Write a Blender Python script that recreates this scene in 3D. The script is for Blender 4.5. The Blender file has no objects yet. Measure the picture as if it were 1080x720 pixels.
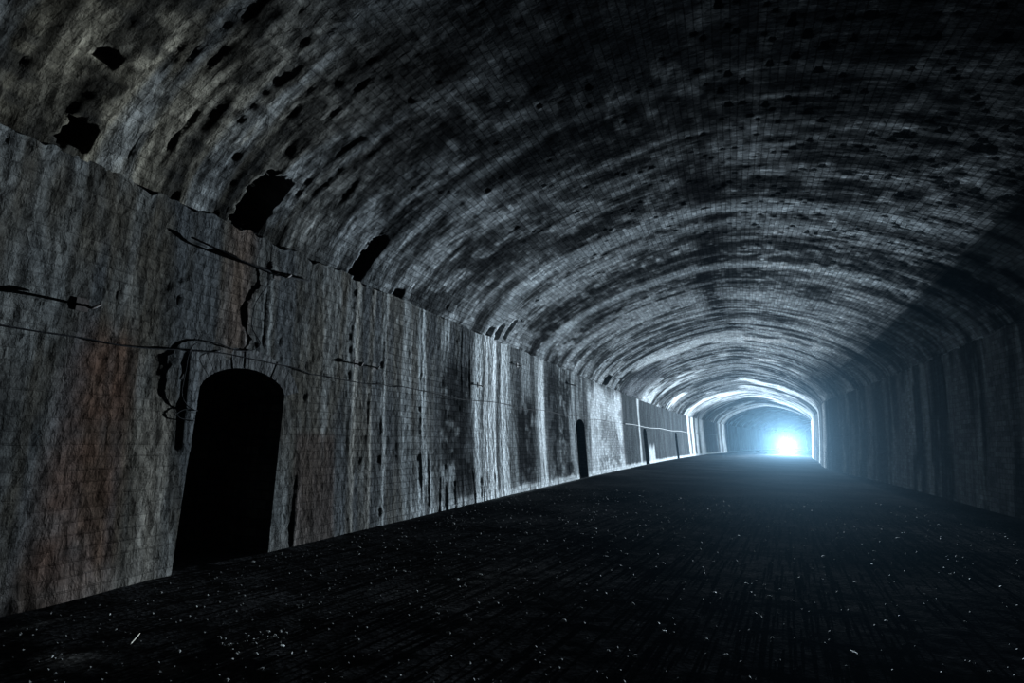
import bpy, math, random
import numpy as np
from mathutils import Vector, Matrix

random.seed(7)
C = bpy.context.scene.collection
SC = bpy.context.scene

# ------------------------------------------------------------------ tunnel plan and section
CAM_H = 1.4
F_PX, PITCH, ROLL = 550.7, 0.18389, 0.01734
TH0, K0, K1 = 0.38397, 0.00128, 0.00288
D_LEFT, WID, Z_SPR, Z_CR, SE_N, STEP = 5.2088, 10.503, 3.873, 6.361, 1.57, 0.19
BULGE = 0.68
CEN = WID / 2 - D_LEFT
HW = WID / 2
_S = np.linspace(-20, 170, 9501); _ds = _S[1] - _S[0]
_k = np.where(_S < 0, 0, np.where(_S < 30, K0, K0 + (K1 - K0) * np.clip((_S - 30) / 20, 0, 1)))
_T = np.cumsum(_k) * _ds; _i0 = np.argmin(abs(_S)); _T = _T - _T[_i0] + TH0
_X = np.cumsum(np.sin(_T)) * _ds; _Y = np.cumsum(np.cos(_T)) * _ds
_X -= _X[_i0]; _Y -= _Y[_i0]

def frame(s):
    return np.interp(s, _S, _X), np.interp(s, _S, _Y), np.interp(s, _S, _T)

def to_world(s, o, z):
    """distance along the tunnel, offset to the right of the walking line, height -> world"""
    x, y, t = frame(s)
    # right side swells inwards, a bulge added to cast the near right shadow
    o = o - BULGE * np.exp(-((s - 36) / 9.0) ** 2) * np.clip((o - 1.5) / 3.8, 0, 1) ** 1.5
    return np.stack([x + o * np.cos(t), y - o * np.sin(t), z + 0 * o], -1)

def wall_bow(z):
    return STEP * np.sin(np.clip(z / Z_SPR, -0.2, 1) * np.pi / 2)

def left_wall_point(s, z, inward=0.0):
    o = CEN - HW - wall_bow(z) + inward
    return to_world(np.asarray(s, float), np.asarray(o, float), np.asarray(z, float))

def right_wall_point(s, z, inward=0.0):
    o = CEN + HW + wall_bow(z) - inward
    return to_world(np.asarray(s, float), np.asarray(o, float), np.asarray(z, float))

# vault section sampled by arc length
_t = np.linspace(np.pi, 0, 4001); _e = 2 / SE_N
_vo = CEN + (HW + STEP) * np.sign(np.cos(_t)) * abs(np.cos(_t)) ** _e
_vz = Z_SPR + (Z_CR - Z_SPR) * np.sin(_t) ** _e
_va = np.concatenate([[0], np.cumsum(np.hypot(np.diff(_vo), np.diff(_vz)))])
ARC = _va[-1]
def vault(v):
    o = np.interp(v, _va, _vo); z = np.interp(v, _va, _vz)
    e = 0.06
    a = np.clip(v - e, 0, ARC); b = np.clip(v + e, 0, ARC)
    to = np.interp(b, _va, _vo) - np.interp(a, _va, _vo); tz = np.interp(b, _va, _vz) - np.interp(a, _va, _vz)
    l = np.hypot(to, tz) + 1e-9
    return o, z, tz / l, -to / l          # inward normal (for a left-to-right sweep: down / inwards)

def vault_point(s, v, inward=0.0):
    o, z, no, nz = vault(np.asarray(v, float))
    return to_world(np.asarray(s, float), o + no * inward, z + nz * inward)

# ------------------------------------------------------------------ numpy noise
def _hash(ix, iy, seed):
    h = (ix.astype(np.int64) * 374761393 + iy.astype(np.int64) * 668265263 + seed * 2147483647) & 0xffffffff
    h = ((h ^ (h >> 13)) * 1274126177) & 0xffffffff
    h = ((h ^ (h >> 16)) * 2246822519) & 0xffffffff
    return ((h ^ (h >> 15)) & 0xffffff) / float(0xffffff)

def vnoise(x, y, seed=0):
    ix = np.floor(x); iy = np.floor(y); fx = x - ix; fy = y - iy
    fx = fx * fx * (3 - 2 * fx); fy = fy * fy * (3 - 2 * fy)
    a = _hash(ix, iy, seed); b = _hash(ix + 1, iy, seed); c = _hash(ix, iy + 1, seed); d = _hash(ix + 1, iy + 1, seed)
    return (a * (1 - fx) + b * fx) * (1 - fy) + (c * (1 - fx) + d * fx) * fy

def fbm(x, y, seed=0, octv=4, gain=0.5):
    r = 0; a = 1; t = 0
    for k in range(octv):
        r = r + a * vnoise(x * 2 ** k + 17.3 * k, y * 2 ** k + 5.1 * k, seed + k * 31); t += a; a *= gain
    return r / t

def sm(a, b, x):
    t = np.clip((x - a) / (b - a), 0, 1)
    return t * t * (3 - 2 * t)

def band(x, a, b, e):
    return sm(a - e, a + e, x) * (1 - sm(b - e, b + e, x))

def mixc(c, col, m):
    return c * (1 - m[..., None]) + np.array(col) * m[..., None]

# ------------------------------------------------------------------ mesh helpers
def grid_mesh(name, P, mat, attrs, keep=None, flip=False):
    """P: (n, m, 3) array of points"""
    n, m = P.shape[:2]
    idx = np.arange(n * m).reshape(n, m)
    a, b, c, d = idx[:-1, :-1], idx[1:, :-1], idx[1:, 1:], idx[:-1, 1:]
    Q = np.stack([a, b, c, d], -1) if not flip else np.stack([a, d, c, b], -1)
    Q = Q[keep] if keep is not None else Q.reshape(-1, 4)
    me = bpy.data.meshes.new(name)
    me.vertices.add(n * m); me.vertices.foreach_set('co', P.reshape(-1).astype(np.float32))
    nf = len(Q)
    me.loops.add(nf * 4); me.loops.foreach_set('vertex_index', Q.reshape(-1).astype(np.int32))
    me.polygons.add(nf); me.polygons.foreach_set('loop_start', (np.arange(nf) * 4).astype(np.int32))
    me.polygons.foreach_set('use_smooth', np.ones(nf, bool))
    me.update(calc_edges=True)
    for k, arr in attrs.items():
        if arr.ndim == 3:
            at = me.attributes.new(k, 'FLOAT_COLOR' if arr.shape[-1] == 4 else 'FLOAT_VECTOR', 'POINT')
            at.data.foreach_set('color' if arr.shape[-1] == 4 else 'vector', arr.reshape(-1).astype(np.float32))
        else:
            at = me.attributes.new(k, 'FLOAT', 'POINT'); at.data.foreach_set('value', arr.reshape(-1).astype(np.float32))
    me.materials.append(mat)
    o = bpy.data.objects.new(name, me); C.objects.link(o)
    return o

def poly_obj(name, verts, faces, mat, parent=None, smooth=False):
    me = bpy.data.meshes.new(name); me.from_pydata([tuple(map(float, v)) for v in verts], [], faces); me.update()
    if smooth:
        for p in me.polygons: p.use_smooth = True
    me.materials.append(mat)
    o = bpy.data.objects.new(name, me); C.objects.link(o)
    if parent: o.parent = parent
    return o

def tube(pts, rad, n=8):
    """round tube along pts; rad number or list -> verts, faces"""
    pts = [Vector(map(float, p)) for p in pts]; V = []; F = []
    rad = rad if hasattr(rad, '__len__') else [rad] * len(pts)
    up = Vector((0, 0, 1))
    for i, p in enumerate(pts):
        t = (pts[min(i + 1, len(pts) - 1)] - pts[max(i - 1, 0)]).normalized()
        ref = up if abs(t.dot(up)) < 0.95 else Vector((1, 0, 0))
        a = t.cross(ref).normalized(); b = t.cross(a).normalized()
        for k in range(n):
            g = 2 * math.pi * k / n
            V.append(p + a * (rad[i] * math.cos(g)) + b * (rad[i] * math.sin(g)))
    for i in range(len(pts) - 1):
        for k in range(n):
            F.append((i * n + k, i * n + (k + 1) % n, (i + 1) * n + (k + 1) % n, (i + 1) * n + k))
    F.append(tuple(range(n))[::-1]); F.append(tuple(range((len(pts) - 1) * n, len(pts) * n)))
    return V, F

def smooth_line(pts, per=6):
    P = [Vector(map(float, p)) for p in pts]; out = []
    for i in range(len(P) - 1):
        p0, p1, p2, p3 = P[max(i - 1, 0)], P[i], P[i + 1], P[min(i + 2, len(P) - 1)]
        for k in range(per):
            t = k / per
            out.append(0.5 * ((2 * p1) + (p2 - p0) * t + (2 * p0 - 5 * p1 + 4 * p2 - p3) * t * t + (3 * p1 - p0 - 3 * p2 + p3) * t ** 3))
    out.append(P[-1]); return out

def lathe(profile, n=24):
    V = []; F = []
    for (r, z) in profile:
        for k in range(n):
            a = 2 * math.pi * k / n; V.append((r * math.cos(a), r * math.sin(a), z))
    for i in range(len(profile) - 1):
        for k in range(n):
            F.append((i * n + k, i * n + (k + 1) % n, (i + 1) * n + (k + 1) % n, (i + 1) * n + k))
    return V, F

def tag(o, label=None, cat=None, group=None, kind=None):
    if label: o['label'] = label
    if cat: o['category'] = cat
    if group: o['group'] = group
    if kind: o['kind'] = kind
    return o

# ------------------------------------------------------------------ materials
def new_mat(name):
    m = bpy.data.materials.new(name); m.use_nodes = True
    nt = m.node_tree; b = nt.nodes['Principled BSDF']
    return m, nt, b

def N(nt, typ, **kw):
    n = nt.nodes.new(typ)
    for k, v in kw.items(): setattr(n, k, v)
    return n

def math_node(nt, op, a, b=None, clamp=False):
    n = N(nt, 'ShaderNodeMath', operation=op, use_clamp=clamp)
    for i, x in enumerate((a, b)):
        if x is None: continue
        if isinstance(x, (int, float)): n.inputs[i].default_value = x
        else: nt.links.new(x, n.inputs[i])
    return n.outputs[0]

def masonry(name, bw=0.235, bh=0.098, bump=1.0, rough=0.78):
    m, nt, b = new_mat(name); L = nt.links
    uv = N(nt, 'ShaderNodeAttribute', attribute_name='suv').outputs['Vector']
    col = N(nt, 'ShaderNodeAttribute', attribute_name='tint').outputs['Color']
    brk = N(nt, 'ShaderNodeAttribute', attribute_name='brickness').outputs['Fac']
    # wobble of the courses
    nz = N(nt, 'ShaderNodeTexNoise'); nz.inputs['Scale'].default_value = 1.7; nz.inputs['Detail'].default_value = 2
    L.new(uv, nz.inputs['Vector'])
    vm = N(nt, 'ShaderNodeVectorMath', operation='MULTIPLY_ADD'); vm.inputs[1].default_value = (0.05, 0.05, 0); L.new(nz.outputs['Color'], vm.inputs[0]); L.new(uv, vm.inputs[2])
    br = N(nt, 'ShaderNodeTexBrick'); L.new(vm.outputs[0], br.inputs['Vector'])
    br.inputs['Scale'].default_value = 1; br.inputs['Brick Width'].default_value = bw; br.inputs['Row Height'].default_value = bh
    br.inputs['Mortar Size'].default_value = 0.009; br.inputs['Mortar Smooth'].default_value = 0.35
    br.inputs['Color1'].default_value = (0.3, 0.3, 0.3, 1); br.inputs['Color2'].default_value = (1, 1, 1, 1); br.inputs['Mortar'].default_value = (0.3, 0.3, 0.3, 1)
    # fine grain and vertical runs
    fn = N(nt, 'ShaderNodeTexNoise'); fn.inputs['Scale'].default_value = 16; fn.inputs['Detail'].default_value = 6; fn.inputs['Roughness'].default_value = 0.65
    L.new(uv, fn.inputs['Vector'])
    mp = N(nt, 'ShaderNodeMapping'); mp.inputs['Scale'].default_value = (9, 0.9, 1); L.new(uv, mp.inputs['Vector'])
    rn = N(nt, 'ShaderNodeTexNoise'); rn.inputs['Scale'].default_value = 1; rn.inputs['Detail'].default_value = 5; L.new(mp.outputs[0], rn.inputs['Vector'])
    # colour = tint * (brick tone) * (runs) * (grain)
    sep = N(nt, 'ShaderNodeSeparateColor'); L.new(br.outputs['Color'], sep.inputs[0])
    bt = math_node(nt, 'ADD', math_node(nt, 'MULTIPLY', math_node(nt, 'SUBTRACT', sep.outputs[0], 0.7), brk), 1.0)
    r1 = N(nt, 'ShaderNodeMapRange'); L.new(rn.outputs['Fac'], r1.inputs['Value'])
    for k, v in zip(('From Min', 'From Max', 'To Min', 'To Max'), (0.3, 0.7, 0.72, 1.25)): r1.inputs[k].default_value = v
    r2 = N(nt, 'ShaderNodeMapRange'); L.new(fn.outputs['Fac'], r2.inputs['Value'])
    for k, v in zip(('From Min', 'From Max', 'To Min', 'To Max'), (0.3, 0.7, 0.7, 1.3)): r2.inputs[k].default_value = v
    tone = math_node(nt, 'MULTIPLY', math_node(nt, 'MULTIPLY', bt, r1.outputs[0]), r2.outputs[0])
    cm = N(nt, 'ShaderNodeVectorMath', operation='SCALE'); L.new(col, cm.inputs[0]); L.new(tone, cm.inputs['Scale'])
    L.new(cm.outputs[0], b.inputs['Base Color'])
    b.inputs['Roughness'].default_value = rough
    b.inputs['Specular IOR Level'].default_value = 0.0
    # height
    joint = math_node(nt, 'MULTIPLY', math_node(nt, 'SUBTRACT', 1.0, br.outputs['Fac']), 0.010)
    perb = math_node(nt, 'MULTIPLY', sep.outputs[0], 0.016)
    hb = math_node(nt, 'MULTIPLY', math_node(nt, 'ADD', joint, perb), brk)
    h = math_node(nt, 'ADD', hb, math_node(nt, 'MULTIPLY', fn.outputs['Fac'], 0.014))
    h = math_node(nt, 'ADD', h, math_node(nt, 'MULTIPLY', rn.outputs['Fac'], 0.012))
    mp2 = N(nt, 'ShaderNodeMapping'); mp2.inputs['Scale'].default_value = (11, 6.5, 1); L.new(vm.outputs[0], mp2.inputs['Vector'])
    fl_ = N(nt, 'ShaderNodeTexVoronoi'); fl_.inputs['Scale'].default_value = 1; fl_.inputs['Randomness'].default_value = 1; L.new(mp2.outputs[0], fl_.inputs['Vector'])
    rb = N(nt, 'ShaderNodeTexNoise'); rb.inputs['Scale'].default_value = 0.8; rb.inputs['Detail'].default_value = 7; rb.inputs['Roughness'].default_value = 0.68; L.new(mp2.outputs[0], rb.inputs['Vector'])
    inv = math_node(nt, 'SUBTRACT', 1.0, brk)
    rh = math_node(nt, 'ADD', math_node(nt, 'MULTIPLY', rb.outputs['Fac'], 0.10), math_node(nt, 'MULTIPLY', fl_.outputs['Distance'], -0.055))
    h = math_node(nt, 'ADD', h, math_node(nt, 'MULTIPLY', rh, inv))
    bp = N(nt, 'ShaderNodeBump'); bp.inputs['Strength'].default_value = bump; bp.inputs['Distance'].default_value = 1.0
    L.new(h, bp.inputs['Height']); L.new(bp.outputs[0], b.inputs['Normal'])
    return m

def plain(name, col, rough=0.8, metal=0.0, scale=30, bump=0.004, var=0.4):
    m, nt, b = new_mat(name); L = nt.links
    tc = N(nt, 'ShaderNodeTexCoord'); n = N(nt, 'ShaderNodeTexNoise'); n.inputs['Scale'].default_value = scale; n.inputs['Detail'].default_value = 5
    L.new(tc.outputs['Object'], n.inputs['Vector'])
    r = N(nt, 'ShaderNodeMapRange'); r.inputs['To Min'].default_value = 1 - var; r.inputs['To Max'].default_value = 1 + var; L.new(n.outputs['Fac'], r.inputs['Value'])
    cm = N(nt, 'ShaderNodeVectorMath', operation='SCALE'); cm.inputs[0].default_value = col; L.new(r.outputs[0], cm.inputs['Scale']); L.new(cm.outputs[0], b.inputs['Base Color'])
    b.inputs['Roughness'].default_value = rough; b.inputs['Metallic'].default_value = metal
    if metal == 0: b.inputs['Specular IOR Level'].default_value = 0.05
    bp = N(nt, 'ShaderNodeBump'); bp.inputs['Strength'].default_value = 1; bp.inputs['Distance'].default_value = bump; L.new(n.outputs['Fac'], bp.inputs['Height']); L.new(bp.outputs[0], b.inputs['Normal'])
    return m

M_WALL = masonry('wall_masonry', 0.24, 0.11, 0.85)
M_VAULT = masonry('vault_brick', 0.235, 0.10, 0.9)
M_CABLE = plain('black_cable', (0.008, 0.008, 0.009), 0.9)
M_PCABLE = plain('lime_crusted_cable', (0.22, 0.23, 0.23), 0.8)
M_IRON = plain('rusty_iron', (0.03, 0.02, 0.016), 0.8, 0.3)
M_STONE = plain('pale_stone', (0.26, 0.26, 0.25), 0.75, 0, 60, 0.002, 0.35)
M_GRAVEL = plain('dark_gravel', (0.075, 0.075, 0.073), 0.8, 0, 60, 0.002, 0.5)
M_STICK = plain('pale_wood', (0.34, 0.31, 0.26), 0.7, 0, 40)
M_LAMP = plain('black_lamp_body', (0.02, 0.02, 0.022), 0.45)
M_METAL = plain('grey_aluminium', (0.3, 0.3, 0.31), 0.4, 0.9, 30, 0.0005, 0.1)

def ground_mat():
    m, nt, b = new_mat('tunnel_ground'); L = nt.links
    tc = N(nt, 'ShaderNodeTexCoord')
    a = N(nt, 'ShaderNodeTexNoise'); a.inputs['Scale'].default_value = 0.5; a.inputs['Detail'].default_value = 6; L.new(tc.outputs['Object'], a.inputs['Vector'])
    c = N(nt, 'ShaderNodeTexNoise'); c.inputs['Scale'].default_value = 22; c.inputs['Detail'].default_value = 6; c.inputs['Roughness'].default_value = 0.7; L.new(tc.outputs['Object'], c.inputs['Vector'])
    v = N(nt, 'ShaderNodeTexVoronoi'); v.inputs['Scale'].default_value = 28; L.new(tc.outputs['Object'], v.inputs['Vector'])
    r = N(nt, 'ShaderNodeMapRange'); L.new(a.outputs['Fac'], r.inputs['Value'])
    for k, x in zip(('From Min', 'From Max', 'To Min', 'To Max'), (0.35, 0.7, 0.55, 1.5)): r.inputs[k].default_value = x
    r2 = N(nt, 'ShaderNodeMapRange'); L.new(v.outputs['Color'], r2.inputs['Value'])
    for k, x in zip(('From Min', 'From Max', 'To Min', 'To Max'), (0.0, 1.0, 0.5, 1.6)): r2.inputs[k].default_value = x
    att = N(nt, 'ShaderNodeAttribute', attribute_name='tint').outputs['Color']
    cm = N(nt, 'ShaderNodeVectorMath', operation='SCALE'); L.new(att, cm.inputs[0]); L.new(math_node(nt, 'MULTIPLY', r.outputs[0], r2.outputs[0]), cm.inputs['Scale'])
    L.new(cm.outputs[0], b.inputs['Base Color']); b.inputs['Roughness'].default_value = 0.85; b.inputs['Specular IOR Level'].default_value = 0.0
    h = math_node(nt, 'ADD', math_node(nt, 'MULTIPLY', c.outputs['Fac'], 0.02), math_node(nt, 'MULTIPLY', v.outputs['Distance'], 0.012))
    bp = N(nt, 'ShaderNodeBump'); bp.inputs['Distance'].default_value = 1; bp.inputs['Strength'].default_value = 0.8; L.new(h, bp.inputs['Height']); L.new(bp.outputs[0], b.inputs['Normal'])
    return m
M_GROUND = ground_mat()

# ------------------------------------------------------------------ sampling along the tunnel
cols = list(np.arange(-6, 0.6, 0.12))
s = 0.6
while s < 150:
    cols.append(s); s += 0.03 if s < 13 else min(0.03 + (s - 13) * 0.008, 0.3)
cols = np.array(cols)

NICHES = [(4.02, 5.22), (19.0, 20.2), (33.05, 34.2), (46.4, 47.5)]
N_SP, N_CR = 1.90, 2.18
def lean(z, k):
    return -(0.15 if k == 0 else -0.05) * (1 - np.clip(np.asarray(z, float) / N_SP, -.2, 1))
def niche_top(s, a, b, k):
    c = (a + b) / 2; h = (b - a) / 2
    t = np.clip(1 - ((s - c) / h) ** 2, 0, 1)
    return N_SP + (N_CR - N_SP) * t ** 0.62

# deposits and stains along the tunnel: (s0, s1, softness, colour, strength)
BRI = (0.85, 0.87, 0.88); WHITE = (0.72, 0.75, 0.76); PALE = (0.42, 0.45, 0.46); SOOT_SHADE = (0.02, 0.021, 0.022); RUST = (0.062, 0.033, 0.022)
GREY = (0.118, 0.124, 0.126)

def wall_colour(s, z, seed, left=True):
    n1 = fbm(s * 0.9, z * 0.55, seed + 1); n2 = fbm(s * 3.5, z * 0.35, seed + 2); n3 = fbm(s * 5, z * 5, seed + 3)
    wob = s + (fbm(s * 0.6, z * 0.5, seed + 9) - .5) * 0.5 * np.clip(s / 12, .5, 2.0)
    c = np.ones(s.shape + (3,)) * np.array(GREY)
    c = c * ((0.45 + 1.0 * n1) * (1 if left else .4) * (1 - .64 * sm(11, 4, s)) * 1)[..., None]  # near end and right wall darkened, partly painting in light falloff and shade
    warm = sm(12, 3, s) * (0.35 + 0.65 * sm(.4, .6, fbm(s * 1.3, z * 0.6, seed + 5)))
    c = c * (1 - warm[..., None] * (1 - np.array((1.22, 1.04, 0.84))))
    st = sm(0.52, 0.66, n2); c = mixc(c, PALE, 0.45 * st * (.25 + .75 * sm(5, 10, s)))
    st = sm(0.50, 0.36, n2); c = mixc(c, (0.06, 0.065, 0.07), 0.6 * st)
    br = (0.55 + 0.3 * sm(.45, .6, n1)) * (.6 + .4 * sm(5, 9, s))
    if left:
        # rust brown run-off
        rm = band(wob, 2.55 + 0.1 * z, 3.25, 0.12) * sm(2.6, 2.1, z); c = mixc(c, RUST, 0.68 * rm * (0.4 + 0.9 * n3))
        rm = band(wob, 4.2, 4.55, 0.1) * sm(2.2, 2.5, z); c = mixc(c, (0.085, 0.055, 0.04), 0.55 * rm)
        rm = band(s, 5.45, 6.2, 0.06) * sm(1.5, 1.35, z); c = mixc(c, (0.055, 0.042, 0.036), 0.75 * rm)
        rm = band(wob, 3.35, 3.7, 0.06) * sm(2.0, 1.5, z); c = mixc(c, (0.13, 0.118, 0.10), 0.7 * rm)
        # dark brick panels
        pat = np.clip(sm(.36, .50, fbm(s * 2.2, z * 2.6, seed + 11)) + .35 * (brick_hash(s, z, .24, .11, seed + 12) - .4), 0, 1)
        for a, b, z0, z1, k in ((9.2, 10.55, .25, 3.1, .95), (13.2, 14.6, .15, 2.6, .95), (16.0, 18.4, .2, 3.7, .85), (14.4, 15.1, .2, 2.4, .6), (7.9, 8.4, .4, 2.2, .45), (2.05, 2.5, .2, 1.8, .7)):
            mm = band(wob, a, b, 0.18) * band(z, z0, z1, 0.3) * (0.25 + 0.75 * pat) * k
            c = mixc(c, SOOT_SHADE, mm); br = np.maximum(br, mm)
        # lime curtains
        for a, b, k, col in ((6.5, 6.62, .6, (.20, .19, .17)), (6.9, 7.0, .6, (.22, .21, .19)), (7.25, 7.4, .55, (.24, .25, .25)), (8.45, 8.7, .5, PALE), (10.7, 11.15, .8, (.5, .53, .54)), (11.3, 11.5, .8, WHITE),
                             (11.6, 11.95, 1, WHITE), (12.15, 12.65, .9, (.55, .58, .59)), (15.1, 15.65, .9, WHITE), (18.5, 18.9, .4, PALE), (31.6, 32.1, 1, WHITE),
                             (54.0, 55.0, 1.3, BRI), (56.3, 57.5, 1.3, BRI), (58.9, 60.3, 1.3, BRI), (61.6, 63.9, 1.3, BRI), (75.0, 76.2, .9, WHITE), (77.6, 79.8, .9, WHITE)):
            e = max(0.05, (b - a) * 0.25)
            mm = band(wob if s is not None else s, a, b, e) * k * (0.75 + 0.5 * n3) * (0.6 + 0.6 * sm(.3, .6, fbm(s * 9, z * .5, seed + 14)))
            c = mixc(c, col, np.clip(mm, 0, 1)); br = br * (1 - .7 * np.clip(mm, 0, 1))
        mm = band(wob, 20.9, 27.3, 0.3) * (0.35 + 0.65 * sm(.35, .6, fbm(s * .9, z * 1.1, seed + 21))) * sm(3.9, 3.3, z + (n1 - .5)); c = mixc(c, (0.70, 0.73, 0.75), 0.92 * mm)
        mm = band(s, 22.5, 26.5, 0.6) * band(z, 0.15, 0.7, 0.15); c = mixc(c, (0.1, 0.11, 0.11), 0.7 * mm * sm(.4, .6, n3))
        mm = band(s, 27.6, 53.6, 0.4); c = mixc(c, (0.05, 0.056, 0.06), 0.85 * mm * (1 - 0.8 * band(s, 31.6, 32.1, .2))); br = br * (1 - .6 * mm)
        mm = band(s, 65.0, 73.0, 0.6); c = mixc(c, (0.06, 0.065, 0.07), 0.8 * mm)
        mm = band(s, 34.6, 36.6, 0.3) * sm(1.25, .8, z + (n1 - .5)); c = mixc(c, WHITE, 0.8 * mm)
        mm = sm(0.24, 0.10, z + 0.15 * (n3 - .5)) * sm(7, 14, s); c = mixc(c, WHITE, 0.75 * mm)
        mm = sm(0.35, 0.05, z + 0.2 * (n3 - .5)) * sm(7, 5, s); c = mixc(c, (0.12, 0.11, 0.10), 0.3 * mm)
    else:
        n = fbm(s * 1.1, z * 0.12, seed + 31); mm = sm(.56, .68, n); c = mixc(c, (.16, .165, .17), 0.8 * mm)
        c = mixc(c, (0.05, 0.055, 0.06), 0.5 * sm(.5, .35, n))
        for a, b in ((36, 38), (45, 47), (58, 60), (64, 66), (72, 75)):
            c = mixc(c, WHITE, 0.9 * band(wob, a, b, .5))
    return np.clip(c, 0.008, 0.88), np.clip(br, 0, 1)

def brick_hash(u, v, bw, bh, seed):
    row = np.floor(v / bh); colm = np.floor(u / bw + 0.5 * (row % 2))
    return _hash(colm, row, seed)

# ------------------------------------------------------------------ left and right walls
def build_wall(name, left):
    dz = 0.03 if left else 0.06
    cc = cols if left else cols[::2]
    z = np.concatenate([[-0.25, -0.1], np.arange(0, Z_SPR - 0.001, dz), [Z_SPR]])
    Sg, Zg = np.meshgrid(cc, z, indexing='ij')
    seed = 100 if left else 300
    # relief: runnels of lime, rubble, lost faces of bricks
    rough = 0.45 + 0.55 * sm(.4, .65, fbm(Sg * .5, Zg * .4, seed + 40))
    run = fbm(Sg * 6.0 + (fbm(Sg, Zg, seed + 42) - .5) * 2, Zg * .55, seed + 41, 4)
    d = (run - .5) * 0.016 * rough
    ridge = 1 - abs(2 * fbm(Sg * 3.0, Zg * .3, seed + 43, 3) - 1)
    d += sm(.80, .99, ridge) * 0.014 * sm(.45, .6, fbm(Sg * .7, Zg * .3, seed + 44))
    d += (fbm(Sg * 9, Zg * 9, seed + 45, 3) - .5) * 0.008
    d += (fbm(Sg * 12, Zg * 6, seed + 48, 3) - .5) * .0075 * sm(12, 6, Sg)
    d += (vnoise(Sg * 26, Zg * 10, seed + 49) - .5) * .0025 * sm(9, 4, Sg)
    hb = brick_hash(Sg + .05 * fbm(Sg, Zg, 3), Zg, .24, .11, seed + 46)
    d -= sm(.80, .9, hb) * 0.005 * sm(14, 9, Sg) * sm(.45, .55, fbm(Sg * .8, Zg * .8, seed + 47))
    d -= 0.003 * hb * sm(14, 9, Sg)
    if left:
        for a, b, k in ((3.42, 3.52, .035), (3.6, 3.66, .025), (6.5, 6.58, .05), (6.95, 7.02, .045), (7.3, 7.36, .04), (11.35, 11.45, .05), (11.7, 11.85, .06), (12.2, 12.3, .05), (15.2, 15.4, .05), (8.5, 8.56, .04), (2.35, 2.42, .012)):
            lim = sm(1.9, 1.5, Zg) if b < 3.7 and a > 3 else 1
            w = (fbm(Zg * .8, Zg * 0 + a, 5) - .5) * .12
            d += np.exp(-((Sg + w - (a + b) / 2) / ((b - a) * .6)) ** 2) * k * .20 * lim
        # debris bank stuck to the foot
        d += np.exp(-((Sg - 2.9) / .4) ** 2) * sm(.35, 0, Zg) * 0.06
        near = np.ones_like(d)
        for k, (a, b) in enumerate(NICHES):
            Sl = Sg - lean(Zg, k); ds = np.maximum(np.maximum(a - Sl, Sl - b), 0); dh = np.maximum(Zg - niche_top(np.clip(Sl, a, b), a, b, k), 0)
            inside = 1 - sm(0.0, 0.34, np.hypot(ds, dh)); near *= 1 - inside
        d = d * near + 0.0 * (1 - near)
        # thick edge of the worn render beside the first opening
        a = NICHES[0][0]
        d += 0.012 * band(Sg, a - .17, a - .03, .02) * band(Zg, 1.2, 2.28, .05) * 1.0
    top = sm(Z_SPR - .06, Z_SPR, Zg)
    d = d * (1 - .5 * top) + 0.0
    edge = (fbm(Sg * 4, Zg * 0, seed + 60, 4) - .5) * (.10 + .14 * sm(9, 4, Sg)) * sm(Z_SPR - .35, Z_SPR, Zg)
    Zd = Zg + edge
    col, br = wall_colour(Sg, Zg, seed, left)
    sgn = 1 if left else -1
    if left:
        P = left_wall_point(Sg, Zd, 0); keep = np.ones((len(cc) - 1, len(z) - 1), bool)
    else:
        P = right_wall_point(Sg, Zd, 0); keep = None
    # snap to the openings, in (s, z)
    if left:
        Sw, Zw = Sg.copy(), Zd.copy()
        cs = (Sg[:-1, :-1] + Sg[1:, 1:]) / 2; cz = (Zd[:-1, :-1] + Zd[1:, 1:]) / 2
        for k, (a, b) in enumerate(NICHES):
            cl = cs - lean(cz, k); ins = (cl > a) & (cl < b) & (cz < niche_top(np.clip(cl, a, b), a, b, k))
            keep &= ~ins
            # vertices shared by kept and removed cells
            cnt_in = np.zeros(Sg.shape, int); cnt_all = np.zeros(Sg.shape, int)
            for dx in (0, 1):
                for dy in (0, 1):
                    cnt_in[dx:dx + ins.shape[0], dy:dy + ins.shape[1]] += ins; cnt_all[dx:dx + ins.shape[0], dy:dy + ins.shape[1]] += 1
            bd = (cnt_in > 0) & (cnt_in < cnt_all)
            zz = np.linspace(-0.25, N_SP, 120); ss = np.linspace(a, b, 120)
            oc = np.concatenate([np.stack([np.full(120, a), zz], 1), np.stack([ss, niche_top(ss, a, b, k)], 1), np.stack([np.full(120, b), zz], 1)]); oc[:, 0] += lean(oc[:, 1], k)
            ii = np.argwhere(bd)
            for (i, j) in ii:
                if j == 0: 
                    Sw[i, j] = (a if abs(Sg[i, j] - lean(Zd[i, j], k) - a) < abs(Sg[i, j] - lean(Zd[i, j], k) - b) else b) + lean(Zd[i, j], k); continue
                q = oc[np.argmin((oc[:, 0] - Sg[i, j]) ** 2 + (oc[:, 1] - Zd[i, j]) ** 2)]
                Sw[i, j], Zw[i, j] = q
        P = left_wall_point(Sw, Zw, d)
    else:
        P = right_wall_point(Sg, Zd, d)
    # ledge on top, running back under the vault
    P = np.concatenate([P, (left_wall_point(cc, z[-1] + edge[:, -1], -0.22) if left else right_wall_point(cc, z[-1] + edge[:, -1], -0.22))[:, None]], 1)
    suv = np.stack([Sg, Zg, 0 * Sg], -1)
    def ext(x): return np.concatenate([x, x[:, -1:]], 1)
    if left: keep = np.concatenate([keep, np.ones((keep.shape[0], 1), bool)], 1)
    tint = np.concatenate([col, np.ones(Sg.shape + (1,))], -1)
    return grid_mesh(name, P, M_WALL, {'suv': ext(suv), 'tint': ext(tint), 'brickness': ext(br)}, keep, flip=left)

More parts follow.
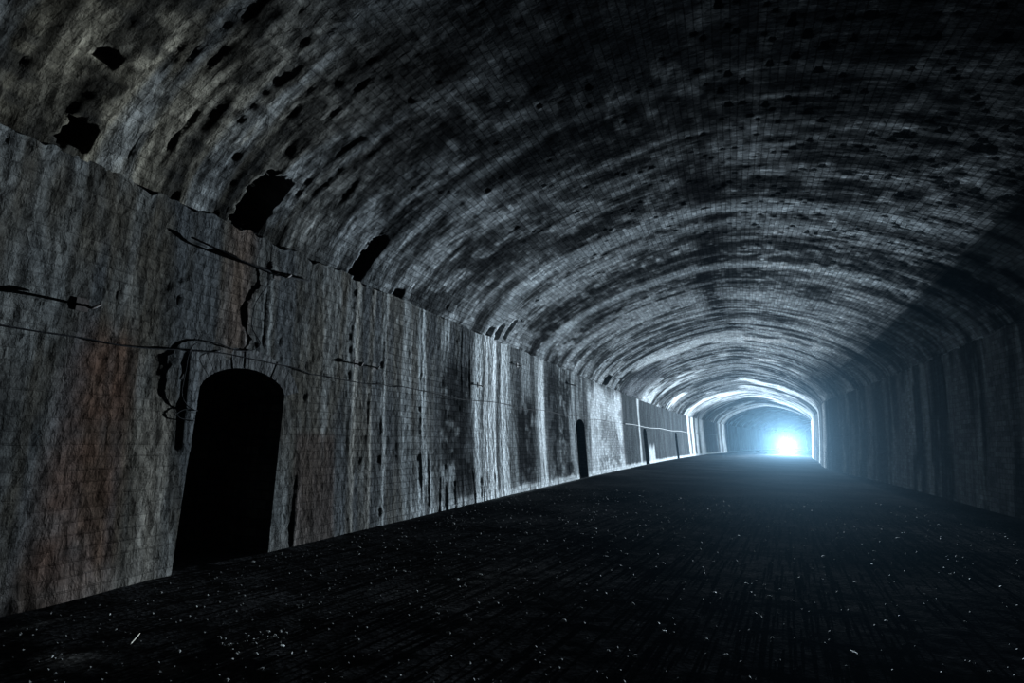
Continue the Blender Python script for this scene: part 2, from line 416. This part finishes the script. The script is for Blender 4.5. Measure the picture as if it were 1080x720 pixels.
wl = build_wall('wall_left', True)
tag(wl, 'long left masonry wall of the tunnel, lime and rust streaked, with arched openings', 'wall', kind='structure')
wr = build_wall('wall_right', False)
tag(wr, 'dark right masonry wall of the tunnel lying in shadow', 'wall', kind='structure')

# ------------------------------------------------------------------ vault
def build_vault():
    v = np.concatenate([[0.0], np.arange(0.015, 7.5, 0.032), np.arange(7.5, ARC, 0.045), [ARC]])
    Sg, Vg = np.meshgrid(cols, v, indexing='ij')
    seed = 500
    o, z, no, nz = vault(Vg)
    A = fbm(Sg * .55, Vg * .16, seed + 1); B = fbm(Sg * 2.4, Vg * .22, seed + 2); n3 = fbm(Sg * 5, Vg * 5, seed + 3); D = fbm(Sg * .35, Vg * .5, seed + 4)
    f1 = fbm(Sg * 1.1, Vg * .9, seed + 8); f2 = fbm(Sg * 6, Vg * 1.3, seed + 9); f3 = fbm(Sg * 3.2, Vg * 4.5, seed + 10)
    c = np.ones(Sg.shape + (3,)) * np.array((0.19, 0.20, 0.205)) * (0.22 + 1.15 * sm(.36, .66, f1) + .6 * sm(.44, .64, f2))[..., None]
    warm = sm(7, 2, Sg) * sm(4.0, 1.0, Vg); c = c * (1 - warm[..., None] * (1 - np.array((1.30, 1.08, 0.80))))
    c = mixc(c, (0.40, 0.42, 0.43), 0.65 * sm(.50, .64, B) * sm(.3, .6, f2))
    c = mixc(c, SOOT_SHADE, 0.85 * sm(.50, .40, A) * sm(.30, .55, f3))
    c = mixc(c, SOOT_SHADE, 0.7 * sm(.47, .36, B) * sm(.3, .5, f3))
    bh_ = brick_hash(Sg, Vg, .235, .10, seed + 91)
    c = c * (1 + sm(30, 16, Sg) * (bh_ - .5) * .7)[..., None]
    c = mixc(c, SOOT_SHADE, (bh_ > .86) * .6 * sm(14, 9, Sg))
    # dark patches near left haunch; weak light painted into near crown and near right
    m = np.exp(-(((Sg - 4.6) / 1.3) ** 2 + ((Vg - 2.7) / 1.2) ** 2)); c = mixc(c, (0.016, 0.015, 0.014), .8 * m * (.6 + .6 * n3))
    m = band(Sg, 8.3, 10.4, .5) * band(Vg, 1.0, 3.2, .5) * sm(.38, .55, fbm(Sg * 3, Vg * 2, seed + 12)); c = mixc(c, SOOT_SHADE, .8 * m)
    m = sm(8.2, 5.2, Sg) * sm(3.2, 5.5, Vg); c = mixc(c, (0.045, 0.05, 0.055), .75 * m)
    m = band(Sg, 7.4, 8.8, .5) * sm(4.5, 7.0, Vg); c = mixc(c, SOOT_SHADE, .6 * m * sm(.3, .6, n3))
    m = sm(9, 6, Sg) * sm(7.5, 9.5, Vg); c = mixc(c, SOOT_SHADE, .75 * m)
    # dark seam at the crown
    wig = (fbm(Sg * .5, Sg * 0, seed + 20) - .5) * 1.1
    mid = 6.0
    m = np.clip(1.3 * np.exp(-((Vg - mid - wig) / .34) ** 2), 0, 1) * band(Sg, 8.5, 26, 2); c = mixc(c, (.012, .012, .013), .95 * m * sm(.15, .38, n3))
    # white lime bands over the arch far in
    bright = sm(.49, .58, fbm(Sg * .34, Vg * .30, seed + 30)) * sm(.32, .5, fbm(Sg * 1.3, Vg * .7, seed + 34)) * sm(19, 30, Sg)
    c = mixc(c, (0.74, 0.77, 0.78), (.95 - .4 * sm(45, 60, Sg)) * bright * (.4 + .8 * n3))
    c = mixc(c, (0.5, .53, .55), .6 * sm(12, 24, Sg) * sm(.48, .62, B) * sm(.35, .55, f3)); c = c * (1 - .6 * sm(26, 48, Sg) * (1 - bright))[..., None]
    for a, b, k in ((11.2, 11.9, .5), (15.1, 15.7, .55), (12.4, 12.8, .35), (6.9, 7.05, .3), (53.9, 55.1, .45), (56.2, 57.6, .3), (58.7, 60.4, .25), (61.5, 64.1, .3), (74.8, 76.4, .8), (77.4, 80.0, .8)):
        w = Sg + (fbm(Sg * .4, Vg * .5, seed + 33) - .5) * (.5 + .02 * Sg)
        c = mixc(c, (0.58, 0.62, 0.64), k * band(w, a, b, .12 + .004 * a) * (.5 + .7 * n3))
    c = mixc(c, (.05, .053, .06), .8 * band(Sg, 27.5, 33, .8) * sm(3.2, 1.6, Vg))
    pass
    c = c * (1 - .45 * band(Sg, 50, 68, 3) * sm(2.5, 6, Vg))[..., None]  # far vault colour lowered to offset the lamp's strong light there
    c = c * (1 - .35 * sm(9.8, 11.3, Vg))[..., None] * 1  # right haunch darkened in colour where the shade falls
    c = c * (1 - .58 * sm(10, 5, Sg))[..., None] * (1 - .6 * sm(11, 7, Sg) * sm(2.4, 4.4, Vg))[..., None]  # near vault darkened in colour, partly standing in for light falloff
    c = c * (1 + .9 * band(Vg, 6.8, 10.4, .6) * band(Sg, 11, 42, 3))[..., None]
    # relief
    rub = sm(8.5, 3.0, Sg + .5 * Vg) * sm(5.2, 2.5, Vg)             # rubble-rough haunch near the left
    rub = np.clip(rub + .35 * sm(13, 8, Sg) * sm(3, 1, Vg), 0, 1)
    warp = (fbm(Sg * .8, Vg * .8, seed + 50) - .5) * 1.0
    run = fbm(Sg * 5.5 + warp, Vg * .5, seed + 51, 4)
    d = (run - .5) * (.006 + .014 * rub)
    lump = fbm(Sg * 4.5, Vg * 3.2, seed + 52, 4); d += (lump - .5) * (.004 + .010 * rub)
    d += (fbm(Sg * 12 + warp * 2, Vg * 2.6, seed + 58, 3) - .5) * (.003 + .012 * rub) * sm(16, 9, Sg)
    d += (1 - abs(2 * fbm(Sg * 8 + warp * 2, Vg * 1.1, seed + 59, 3) - 1) - .7) * .007 * rub
    hb = brick_hash(Sg, Vg, .235, .10, seed + 53); hb2 = brick_hash(Sg, Vg, .235, .10, seed + 54)
    fade = sm(22, 12, Sg)
    patchy = sm(.42, .58, fbm(Sg * 1.1, Vg * .9, seed + 55))
    d -= hb * .007 * fade
    d -= (hb2 > .86) * .006 * patchy * fade * (1 - .9 * rub)
    ridge = 1 - abs(2 * fbm(Sg * 1.9 + warp * .3, Vg * .18, seed + 56, 3) - 1)
    d += sm(.86, .99, ridge) * .007 * (rub * .9 + .1)
    for a, v0, v1, k in ((3.45, 0, 1.9, .10), (3.75, .2, 2.6, .12), (4.9, .5, 2.9, .10), (5.25, .2, 2.3, .09), (5.6, .6, 2.6, .08), (6.25, .3, 2.4, .10), (6.75, .1, 1.9, .11), (7.0, 0, 2.2, .09), (11.3, 0, 1.0, .09), (12.0, .2, 1.4, .06), (8.2, .0, 3.0, .05), (9.2, 0, 1.2, .05)):
        sk = a + .10 * (Vg - v0) * 0 + (fbm(Vg * .9, Vg * 0 + a * 3, 8) - .5) * .16
        d += np.exp(-((Sg - sk) / .055) ** 2) * k * .045 * band(Vg, v0, v1, .25)
    # deep broken sockets just over the springing
    hole = np.zeros_like(d)
    for cs_, cv, hs, hv, dep, ang in ((4.42, .42, .20, .40, .5, .35), (6.55, .42, .16, .42, .4, .3), (2.52, .20, .11, .12, .3, .2), (2.40, .95, .08, .06, .12, 0), (12.05, .22, .12, .22, .22, .1), (12.5, .4, .10, .30, .2, .1), (11.6, .12, .16, .14, .15, .1), (24.0, .3, .4, .25, .2, 0), (7.7, .05, .14, .12, .12, 0)):
        x = Sg - cs_ - ang * .3 * (Vg - cv); rr = np.maximum(abs(x) / hs, abs(Vg - cv) / hv) * .6 + .4 * np.hypot(x / hs, (Vg - cv) / hv)
        rr += (brick_hash(Sg, Vg, .1, .07, seed + 70) - .5) * .38 * np.where(x < 0, 1, .35)
        hm = sm(1.02, .9, rr); hole = np.maximum(hole, hm * dep)
    d = d * (1 - sm(0, .1, hole)) - hole
    d = d - (.045 * sm(.12, .0, Vg) + .04) * (.12 + .88 * sm(3.5, 9, Sg))
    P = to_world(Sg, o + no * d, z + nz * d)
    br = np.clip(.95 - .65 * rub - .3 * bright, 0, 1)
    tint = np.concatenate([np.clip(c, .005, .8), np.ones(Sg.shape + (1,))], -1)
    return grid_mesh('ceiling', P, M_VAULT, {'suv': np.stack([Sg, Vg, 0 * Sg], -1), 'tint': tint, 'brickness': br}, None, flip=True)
ce = build_vault()
tag(ce, 'flattened brick vault of the tunnel with lime streaks and broken sockets', 'ceiling', kind='structure')

# ------------------------------------------------------------------ ground
def ground_z(s, o):
    s = np.asarray(s, float); o = np.asarray(o, float)
    return (fbm(s * .35, o * .35, 900, 3) - .5) * .02 + (fbm(s * 2.5, o * 2.5, 905, 4) - .5) * .005 + (fbm(s * 11, o * 11, 906, 2) - .5) * .003 - 0.0
def build_ground():
    sc_ = np.concatenate([cols[cols < 1.0], np.arange(1.0, 12, .05), np.arange(12, 150, .3)])
    o = np.concatenate([np.arange(-6.7, 4.0, .05), np.arange(4.0, 5.8, .1)])
    Sg, Og = np.meshgrid(sc_, o, indexing='ij')
    c = np.ones(Sg.shape + (3,)) * np.array((0.030, 0.030, 0.031)) * (.6 + .8 * fbm(Sg * .8, Og * .8, 910))[..., None]
    # pale dusty patches on the near ground
    for a, b, ra, rb, k in ((2.28, -3.86, .10, .16, .9), (2.42, -3.18, .05, .10, .6), (2.5, -4.75, .2, .06, .45), (2.88, -3.03, .14, .14, .35), (5.0, -2.3, .8, .6, .22)):
        m = np.exp(-(((Sg - a) / ra) ** 2 + ((Og - b) / rb) ** 2)) * (.4 + fbm(Sg * 8, Og * 8, 912)); c = mixc(c, (.22, .21, .2), np.clip(k * m, 0, 1))
    c = mixc(c, (.2, .21, .21), .6 * np.exp(-((Og + 5.15) / .10) ** 2) * sm(9, 14, Sg))
    P = to_world(Sg, Og, ground_z(Sg, Og))
    return grid_mesh('floor', P, M_GROUND, {'tint': np.concatenate([c, np.ones(Sg.shape + (1,))], -1)}, None, flip=True)
fl = build_ground()
tag(fl, 'wide dark gritty tunnel floor strewn with small stones', 'floor', kind='structure')

# ------------------------------------------------------------------ arched openings in the left wall
place = ['nearest the camera, with brick arch ring', 'second along, narrow in view beside the white lime patch', 'third along, beside the thin white lime line', 'fourth and farthest along, before the white ribs']
for k, (a, b) in enumerate(NICHES):
    zz = np.linspace(-0.2, N_SP, 24); ss = np.linspace(a, b, 33)[1:-1]
    # the two jambs and the arch
    oc = [(a, z) for z in zz] + [(x, float(niche_top(x, a, b, k))) for x in ss] + [(b, z) for z in zz[::-1]]
    oc = [(x + float(lean(z, k)), z) for x, z in oc]
    deps = [0.0, 0.04, 0.3, 0.6, 0.9]
    P = np.zeros((len(oc), len(deps), 3)); sv = np.zeros((len(oc), len(deps), 3)); arc = 0
    for i, (x, z) in enumerate(oc):
        if i: arc += math.hypot(oc[i][0] - oc[i - 1][0], oc[i][1] - oc[i - 1][1])
        for j, dp in enumerate(deps):
            nn = 0 if dp == 0 else float(fbm(np.array([arc * 5.]), np.array([dp * 6.]), 77)[0] - .5) * .03
            cx = (a + b) / 2
            P[i, j] = left_wall_point(x + nn * (1 if x > cx else -1), z, -dp)
            sv[i, j] = (dp, arc, 0)
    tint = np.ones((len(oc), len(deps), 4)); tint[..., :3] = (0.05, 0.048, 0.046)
    root = bpy.data.objects.new('door', None); root.name = 'door_%d' % (k + 1); C.objects.link(root)
    tag(root, 'black arched refuge opening in the left wall, ' + place[k], 'doorway', kind='structure')
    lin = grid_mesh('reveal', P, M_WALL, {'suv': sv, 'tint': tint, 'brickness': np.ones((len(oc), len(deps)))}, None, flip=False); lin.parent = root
    # back of the recess
    V = [left_wall_point(x, z, -.88) for x, z in oc]
    bk = np.array(V); mid = left_wall_point((a + b) / 2, 1.0, -.92)
    me_v = [mid] + V; fs = [(0, i + 1, i + 2) for i in range(len(V) - 1)] + [(0, len(V), 1)]
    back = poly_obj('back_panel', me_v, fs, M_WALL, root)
    for nm, typ, fld in (('suv', 'FLOAT_VECTOR', 'vector'), ('tint', 'FLOAT_COLOR', 'color'), ('brickness', 'FLOAT', 'value')):
        at = back.data.attributes.new(nm, typ, 'POINT')
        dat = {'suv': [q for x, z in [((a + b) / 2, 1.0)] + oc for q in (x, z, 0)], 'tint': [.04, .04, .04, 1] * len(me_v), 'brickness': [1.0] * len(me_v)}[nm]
        at.data.foreach_set(fld, np.array(dat, np.float32))
    if k == 0:
        # voussoirs round the head of the arch
        xs = np.linspace(a, b, 400); ys = niche_top(xs, a, b, 0)
        al = np.concatenate([[0], np.cumsum(np.hypot(np.diff(xs), np.diff(ys)))]); nv = 17
        VV, FF = [], []
        for q in range(nv):
            e0, e1 = (q + .02) / nv * al[-1], (q + .98) / nv * al[-1]
            pr = []
            for e in (e0, e1):
                x = np.interp(e, al, xs); y = np.interp(e, al, ys)
                x2 = np.interp(min(e + .03, al[-1]), al, xs) - np.interp(max(e - .03, 0), al, xs); y2 = np.interp(min(e + .03, al[-1]), al, ys) - np.interp(max(e - .03, 0), al, ys)
                l = math.hypot(x2, y2); pr.append((x, y, -y2 / l, x2 / l))
            hh = .23 + .02 * random.random(); pj = .003 + .006 * random.random()
            base = len(VV)
            for dp in (-.05, pj):
                for (x, y, nx, ny), r in ((pr[0], 0), (pr[1], 0), (pr[1], hh), (pr[0], hh)):
                    VV.append(left_wall_point(x + nx * r, y + ny * r, dp))
            FF += [(base + p, base + q_, base + r_, base + t_) for p, q_, r_, t_ in ((4, 5, 6, 7), (0, 1, 5, 4), (1, 2, 6, 5), (2, 3, 7, 6), (3, 0, 4, 7))]
        ring = poly_obj('arch_ring', VV, FF, M_WALL, root)
        for nm, typ, fld in (('suv', 'FLOAT_VECTOR', 'vector'), ('tint', 'FLOAT_COLOR', 'color'), ('brickness', 'FLOAT', 'value')):
            at = ring.data.attributes.new(nm, typ, 'POINT')
            if nm == 'suv': dat = [w for i, v in enumerate(VV) for w in (v[0] * .9 + v[1], v[2] + i // 8 * .3, 0)]
            elif nm == 'tint': dat = [w for i in range(len(VV)) for w in [(.055 + .035 * ((i // 8 * 7) % 5) / 5)] * 3 + [1]]
            else: dat = [0.0] * len(VV)
            at.data.foreach_set(fld, np.array(dat, np.float32))
        ring['label'] = 'ring of grey brick voussoirs'

# ------------------------------------------------------------------ cables and hooks on the left wall
def wall_tube(name, pts, rad, mat, parent=None, per=6, n=8):
    P = smooth_line([left_wall_point(s_, z_, d_) for s_, z_, d_ in pts], per)
    V, F = tube(P, rad, n); return poly_obj(name, V, F, mat, parent, True)

random.seed(3)
pts = [(2.0, 2.24, .05)]
x = 2.3
while x < 27:
    zc = 2.25 + .025 * math.sin(x * 1.7) + random.uniform(-.015, .015)
    if 3.9 < x < 5.4: zc = 2.33 - .03 * (x - 3.9) - .12 * max(0, 4.3 - x)
    pts.append((x, zc, .016 + random.uniform(-.004, .006))); x += .28 if x < 8 else .9
tag(wall_tube('cable', pts, .007, M_CABLE), 'thin black cable running along the left wall above the arched opening', 'cable')
pts = [(27.3 + i * 2.0, 2.26 + .03 * math.sin(i * 1.3) + .003 * i, .06) for i in range(27)]
tag(wall_tube('cable', pts, .016, M_PCABLE, per=3, n=6), 'lime-whitened cable along the far dark stretch of the left wall', 'cable')
pts = [(3.72, 3.53, .03), (3.95, 3.50, .06), (4.3, 3.45, .10), (4.62, 3.44, .12), (4.9, 3.45, .09), (5.2, 3.50, .05), (5.5, 3.55, .03)]
up = wall_tube('cable', pts, [.012 + .0 * i for i in range(37)], M_CABLE)
tag(up, 'black cable high on the left wall under the broken socket', 'cable')
pts = [(4.78, 3.46, .03), (4.80, 3.30, .02), (4.70, 3.12, .02), (4.63, 2.96, .02), (4.62, 2.70, .02), (4.76, 2.52, .02), (4.64, 2.41, .02), (4.40, 2.38, .02), (4.15, 2.42, .02), (3.93, 2.38, .02), (3.84, 2.25, .03), (3.82, 2.05, .03), (3.80, 1.82, .03), (3.86, 1.70, .03), (3.98, 1.64, .02)]
tag(wall_tube('hanging_cable', pts, .006, M_CABLE), 'loose black cable dangling down to the left of the nearest arched opening', 'cable')
pts = [(4.0, 1.64, .02), (3.87, 1.65, .02), (3.78, 1.60, .02), (3.82, 1.55, .02), (3.98, 1.53, .02)]
tag(wall_tube('cable_loop', pts, .006, M_CABLE), 'small curled cable end beside the left jamb of the nearest opening', 'cable')

def hook(s_, z_, L_, out, label, th=.012):
    root = bpy.data.objects.new('cable_hook', None); C.objects.link(root); p = left_wall_point(s_, z_, 0); root.location = tuple(map(float, p))
    tag(root, label, 'hook', 'iron cable hooks along the left wall')
    pl = [(s_ - .05, z_ - .06, .01), (s_ + .05, z_ - .06, .01), (s_ + .05, z_ + .06, .01), (s_ - .05, z_ + .06, .01)]
    V = [left_wall_point(a_, b_, c_ + e) for e in (-.05, -.002) for a_, b_, c_ in pl]
    V = [Vector(map(float, v)) - root.location for v in V]
    poly_obj('plate', V, [(4, 5, 6, 7), (0, 1, 5, 4), (1, 2, 6, 5), (2, 3, 7, 6), (3, 0, 4, 7)], M_IRON, root)
    P = smooth_line([left_wall_point(s_, z_, -.02), left_wall_point(s_, z_ - .01, out * .6), left_wall_point(s_ + L_ * .3, z_ - .03, out), left_wall_point(s_ + L_, z_ + .02, out * .9)], 5)
    V, F = tube([q - root.location for q in P], th); poly_obj('arm', V, F, M_IRON, root, True)
hook(2.80, 2.53, .10, .10, 'small iron cable hook at the left edge above the rust streak')
hook(4.95, 3.47, .10, .15, 'iron cable hook high up beneath the broken socket', .016)
hook(6.62, 2.52, .08, .08, 'small iron hook on the left wall right of the nearest opening')
hook(7.06, 2.53, .08, .07, 'small iron hook just past the pale runnel on the left wall')
hook(11.0, 2.62, .12, .08, 'small iron hook at the edge of the white lime bands')
hook(13.4, 3.42, .15, .10, 'iron hook below the springing beside the white lime bands')
hook(18.6, 3.4, .2, .14, 'iron hook above and left of the second arched opening', .02)

# ------------------------------------------------------------------ stones on the ground
def stone_mesh(name, seed, r, mat):
    import bmesh
    rnd = random.Random(seed); bm = bmesh.new(); bmesh.ops.create_icosphere(bm, subdivisions=2, radius=1)
    ax = [rnd.uniform(.7, 1.3), rnd.uniform(.6, 1.0), rnd.uniform(.4, .7)]
    cuts = [(Vector((rnd.gauss(0, 1), rnd.gauss(0, 1), rnd.gauss(0, 1))).normalized(), rnd.uniform(.5, .85)) for _ in range(9)]
    for v in bm.verts:
        p = v.co.copy()
        for n_, d_ in cuts:
            e = p.dot(n_) - d_
            if e > 0: p -= n_ * e
        v.co = Vector((p.x * ax[0], p.y * ax[1], p.z * ax[2])) * r
    me = bpy.data.meshes.new(name); bm.to_mesh(me); bm.free(); me.materials.append(mat); return me
protos = [stone_mesh('stone', i, 1.0, M_STONE) for i in range(7)]
rs = random.Random(11)
def put_stone(s_, o_, r, label, group, me=None):
    ob = bpy.data.objects.new('stone', me or rs.choice(protos)); C.objects.link(ob)
    p = to_world(np.array(s_), np.array(o_), ground_z(s_, o_)); ob.location = (float(p[0]), float(p[1]), float(p[2]) + r * .30)
    ob.rotation_euler = (rs.uniform(-.3, .3), rs.uniform(-.3, .3), rs.uniform(0, 6.3)); ob.scale = (r, r, r)
    tag(ob, label, 'stone', group); return ob
for i in range(60):       # spill of chips in the lower left
    put_stone(2.95 + rs.gauss(0, .16), -3.05 + rs.gauss(0, .13), rs.uniform(.006, .017), 'tiny pale stone chip in the loose spill on the near ground', 'spill of chips on the near ground')
for i in range(200):
    while True:
        s_ = 1.8 + 9 * rs.random() ** 1.4; o_ = rs.uniform(-4.9, 3.0)
        if s_ < 3.4 and o_ < -2.9 and rs.random() < .8: continue
        if fbm(np.array([s_ * .9]), np.array([o_ * .9]), 950)[0] > .5 - .25 * rs.random(): break
    put_stone(s_, o_, rs.uniform(.008, .02) * (1 + .08 * s_), 'small pale stone lying loose on the dark tunnel floor', 'loose stones on the tunnel floor')
for s_, o_, r, lb in ((5.05, -5.0, .035, 'pale stone just in front of the black arched opening, at its right'), (4.62, -4.95, .028, 'pale stone in front of the middle of the nearest arched opening'),
                      (3.55, -4.3, .02, 'lone pale pebble on the ground below the left jamb of the opening')):
    put_stone(s_, o_, r, lb, None)
# uncountable grit
V, F = [], []; rg = random.Random(5)
gp = [(1.5 + 14 * rg.random() ** 1.5, rg.uniform(-5.0, 4.6)) for _ in range(5200)]
GZ = ground_z(np.array([a for a, b in gp]), np.array([b for a, b in gp]))
GP = to_world(np.array([a for a, b in gp]), np.array([b for a, b in gp]), GZ)
for i, p in enumerate(GP):
    r = rg.uniform(.004, .013) * (1 + .1 * gp[i][0]); b0 = len(V); an = rg.uniform(0, 6.3)
    for j in range(4):
        g = an + j * math.pi / 2; V.append((p[0] + r * math.cos(g) * rg.uniform(.7, 1.2), p[1] + r * math.sin(g) * rg.uniform(.7, 1.2), p[2] + rg.uniform(0, .3) * r))
    V.append((p[0], p[1], p[2] + r * rg.uniform(.5, .9))); V.append((p[0], p[1], p[2] - r * .5))
    for j in range(4):
        F.append((b0 + j, b0 + (j + 1) % 4, b0 + 4)); F.append((b0 + (j + 1) % 4, b0 + j, b0 + 5))
tag(poly_obj('gravel', V, F, M_GRAVEL), 'fine dark grit scattered over the near tunnel floor', 'gravel', kind='stuff')
# stick
p0 = to_world(np.array(2.545), np.array(-3.72), np.array(.022)); p1 = to_world(np.array(2.685), np.array(-3.84), np.array(.03))
pm = (p0 + p1) / 2 + np.array((.004, .003, .006)); V, F = tube(smooth_line([p0, pm, p1], 4), [.0035, .004, .004, .0045, .004, .004, .0035, .003, .002]); tag(poly_obj('stick', V, F, M_STICK, None, True), 'thin pale stick lying on the ground at lower left', 'stick')

# ------------------------------------------------------------------ work lamp on its tripod, far in
LS, LO, LZ = 81.5, CEN + HW - 3.05, 0.98
lp = Vector(map(float, to_world(np.array(LS), np.array(LO), np.array(LZ))))
aim = Vector(map(float, to_world(np.array(6.0), np.array(-2.0), np.array(3.4)))) - lp
aim.normalize()
root = bpy.data.objects.new('work_lamp', None); C.objects.link(root); gz = float(ground_z(LS, LO)); root.location = (lp.x, lp.y, gz)
tag(root, 'dazzling white lamp on a small tripod deep in the tunnel', 'lamp')
yaw = math.atan2(aim.y, aim.x)
h = LZ - gz
V, F = tube([(0, 0, .28), (0, 0, h - .14)], .014); poly_obj('pole', V, F, M_METAL, root, True)
V, F = tube([(0, 0, .50), (0, 0, .62)], .028); poly_obj('collar', V, F, M_LAMP, root, True)
for i in range(3):
    g = yaw + 1 + i * 2 * math.pi / 3; V, F = tube([(0.02 * math.cos(g), .02 * math.sin(g), .58), (.34 * math.cos(g), .34 * math.sin(g), .012)], [.013, .011]); poly_obj('leg', V, F, M_LAMP, root, True)
q = aim.to_track_quat('Z', 'Y')
def head(name, prof, mat, par, off=0):
    V, F = lathe(prof, 32); V = [q @ Vector(v) + Vector((0, 0, h)) for v in V]; return poly_obj(name, V, F, mat, par, True)
hd = head('lamp_head', [(.0001, -.16), (.06, -.155), (.10, -.12), (.17, -.02), (.18, .03), (.165, .03), (.15, -.01), (.09, -.06), (.0001, -.065)], M_LAMP, root)
ml, nt, b = new_mat('glowing_lens'); b.inputs['Emission Color'].default_value = (.86, .94, 1, 1); b.inputs['Emission Strength'].default_value = 300; b.inputs['Base Color'].default_value = (.8, .8, .8, 1)
head('lens', [(.0001, .012), (.08, .010), (.14, .002), (.155, -.005)], ml, hd)
V, F = tube([Vector((0, 0, h)) + q @ Vector(v) for v in ((.185, 0, 0), (.195, 0, -.10), (0.0, .02, -.2), (-.195, 0, -.10), (-.185, 0, 0))], .009); poly_obj('bracket', V, F, M_METAL, root, True)
for nm, en, ang in (('lamp_beam', 780000, 41), ('lamp_spill', 3600, 172)):
    ld = bpy.data.lights.new(nm, 'SPOT'); ld.energy = en; ld.color = (.72, .87, 1.0); ld.spot_size = math.radians(ang); ld.spot_blend = 1.0 if ang < 90 else 0.2; ld.shadow_soft_size = .14
    lo = bpy.data.objects.new(nm, ld); C.objects.link(lo); lo.location = lp + aim * .06; lo.rotation_euler = (-aim).to_track_quat('Z', 'Y').to_euler()

# ------------------------------------------------------------------ damp haze in the air, darkness outside
w = bpy.data.worlds.new('tunnel_air'); SC.world = w; w.use_nodes = True; nt = w.node_tree
nt.nodes['Background'].inputs['Color'].default_value = (0, 0, 0, 1); nt.nodes['Background'].inputs['Strength'].default_value = 0
vs = nt.nodes.new('ShaderNodeVolumeScatter'); vs.inputs['Color'].default_value = (.42, .74, 1, 1); vs.inputs['Density'].default_value = .00008; vs.inputs['Anisotropy'].default_value = .85
nt.links.new(vs.outputs[0], nt.nodes['World Output'].inputs['Volume'])

# ------------------------------------------------------------------ camera
cd = bpy.data.cameras.new('camera'); cam = bpy.data.objects.new('camera', cd); C.objects.link(cam); SC.camera = cam
cd.sensor_width = 36; cd.lens = F_PX / 1080 * 36; cd.clip_start = .02; cd.clip_end = 400
r0 = Vector((1, 0, 0)); fw = Vector((0, math.cos(PITCH), math.sin(PITCH))); u0 = Vector((0, -math.sin(PITCH), math.cos(PITCH)))
r_ = r0 * math.cos(ROLL) + u0 * math.sin(ROLL); u_ = u0 * math.cos(ROLL) - r0 * math.sin(ROLL)
mt = Matrix((r_, u_, -fw)).transposed().to_4x4(); mt.translation = (0, 0, CAM_H); cam.matrix_world = mt

SC.view_settings.view_transform = 'Standard'; SC.view_settings.look = 'None'; SC.view_settings.gamma = 1; SC.view_settings.exposure = 0
SC.view_settings.use_curve_mapping = False
SC.cycles.use_denoising = True
SC.cycles.volume_bounces = 0
SC.cycles.max_bounces = 5; SC.cycles.diffuse_bounces = 2
SC.cycles.sample_clamp_indirect = 3
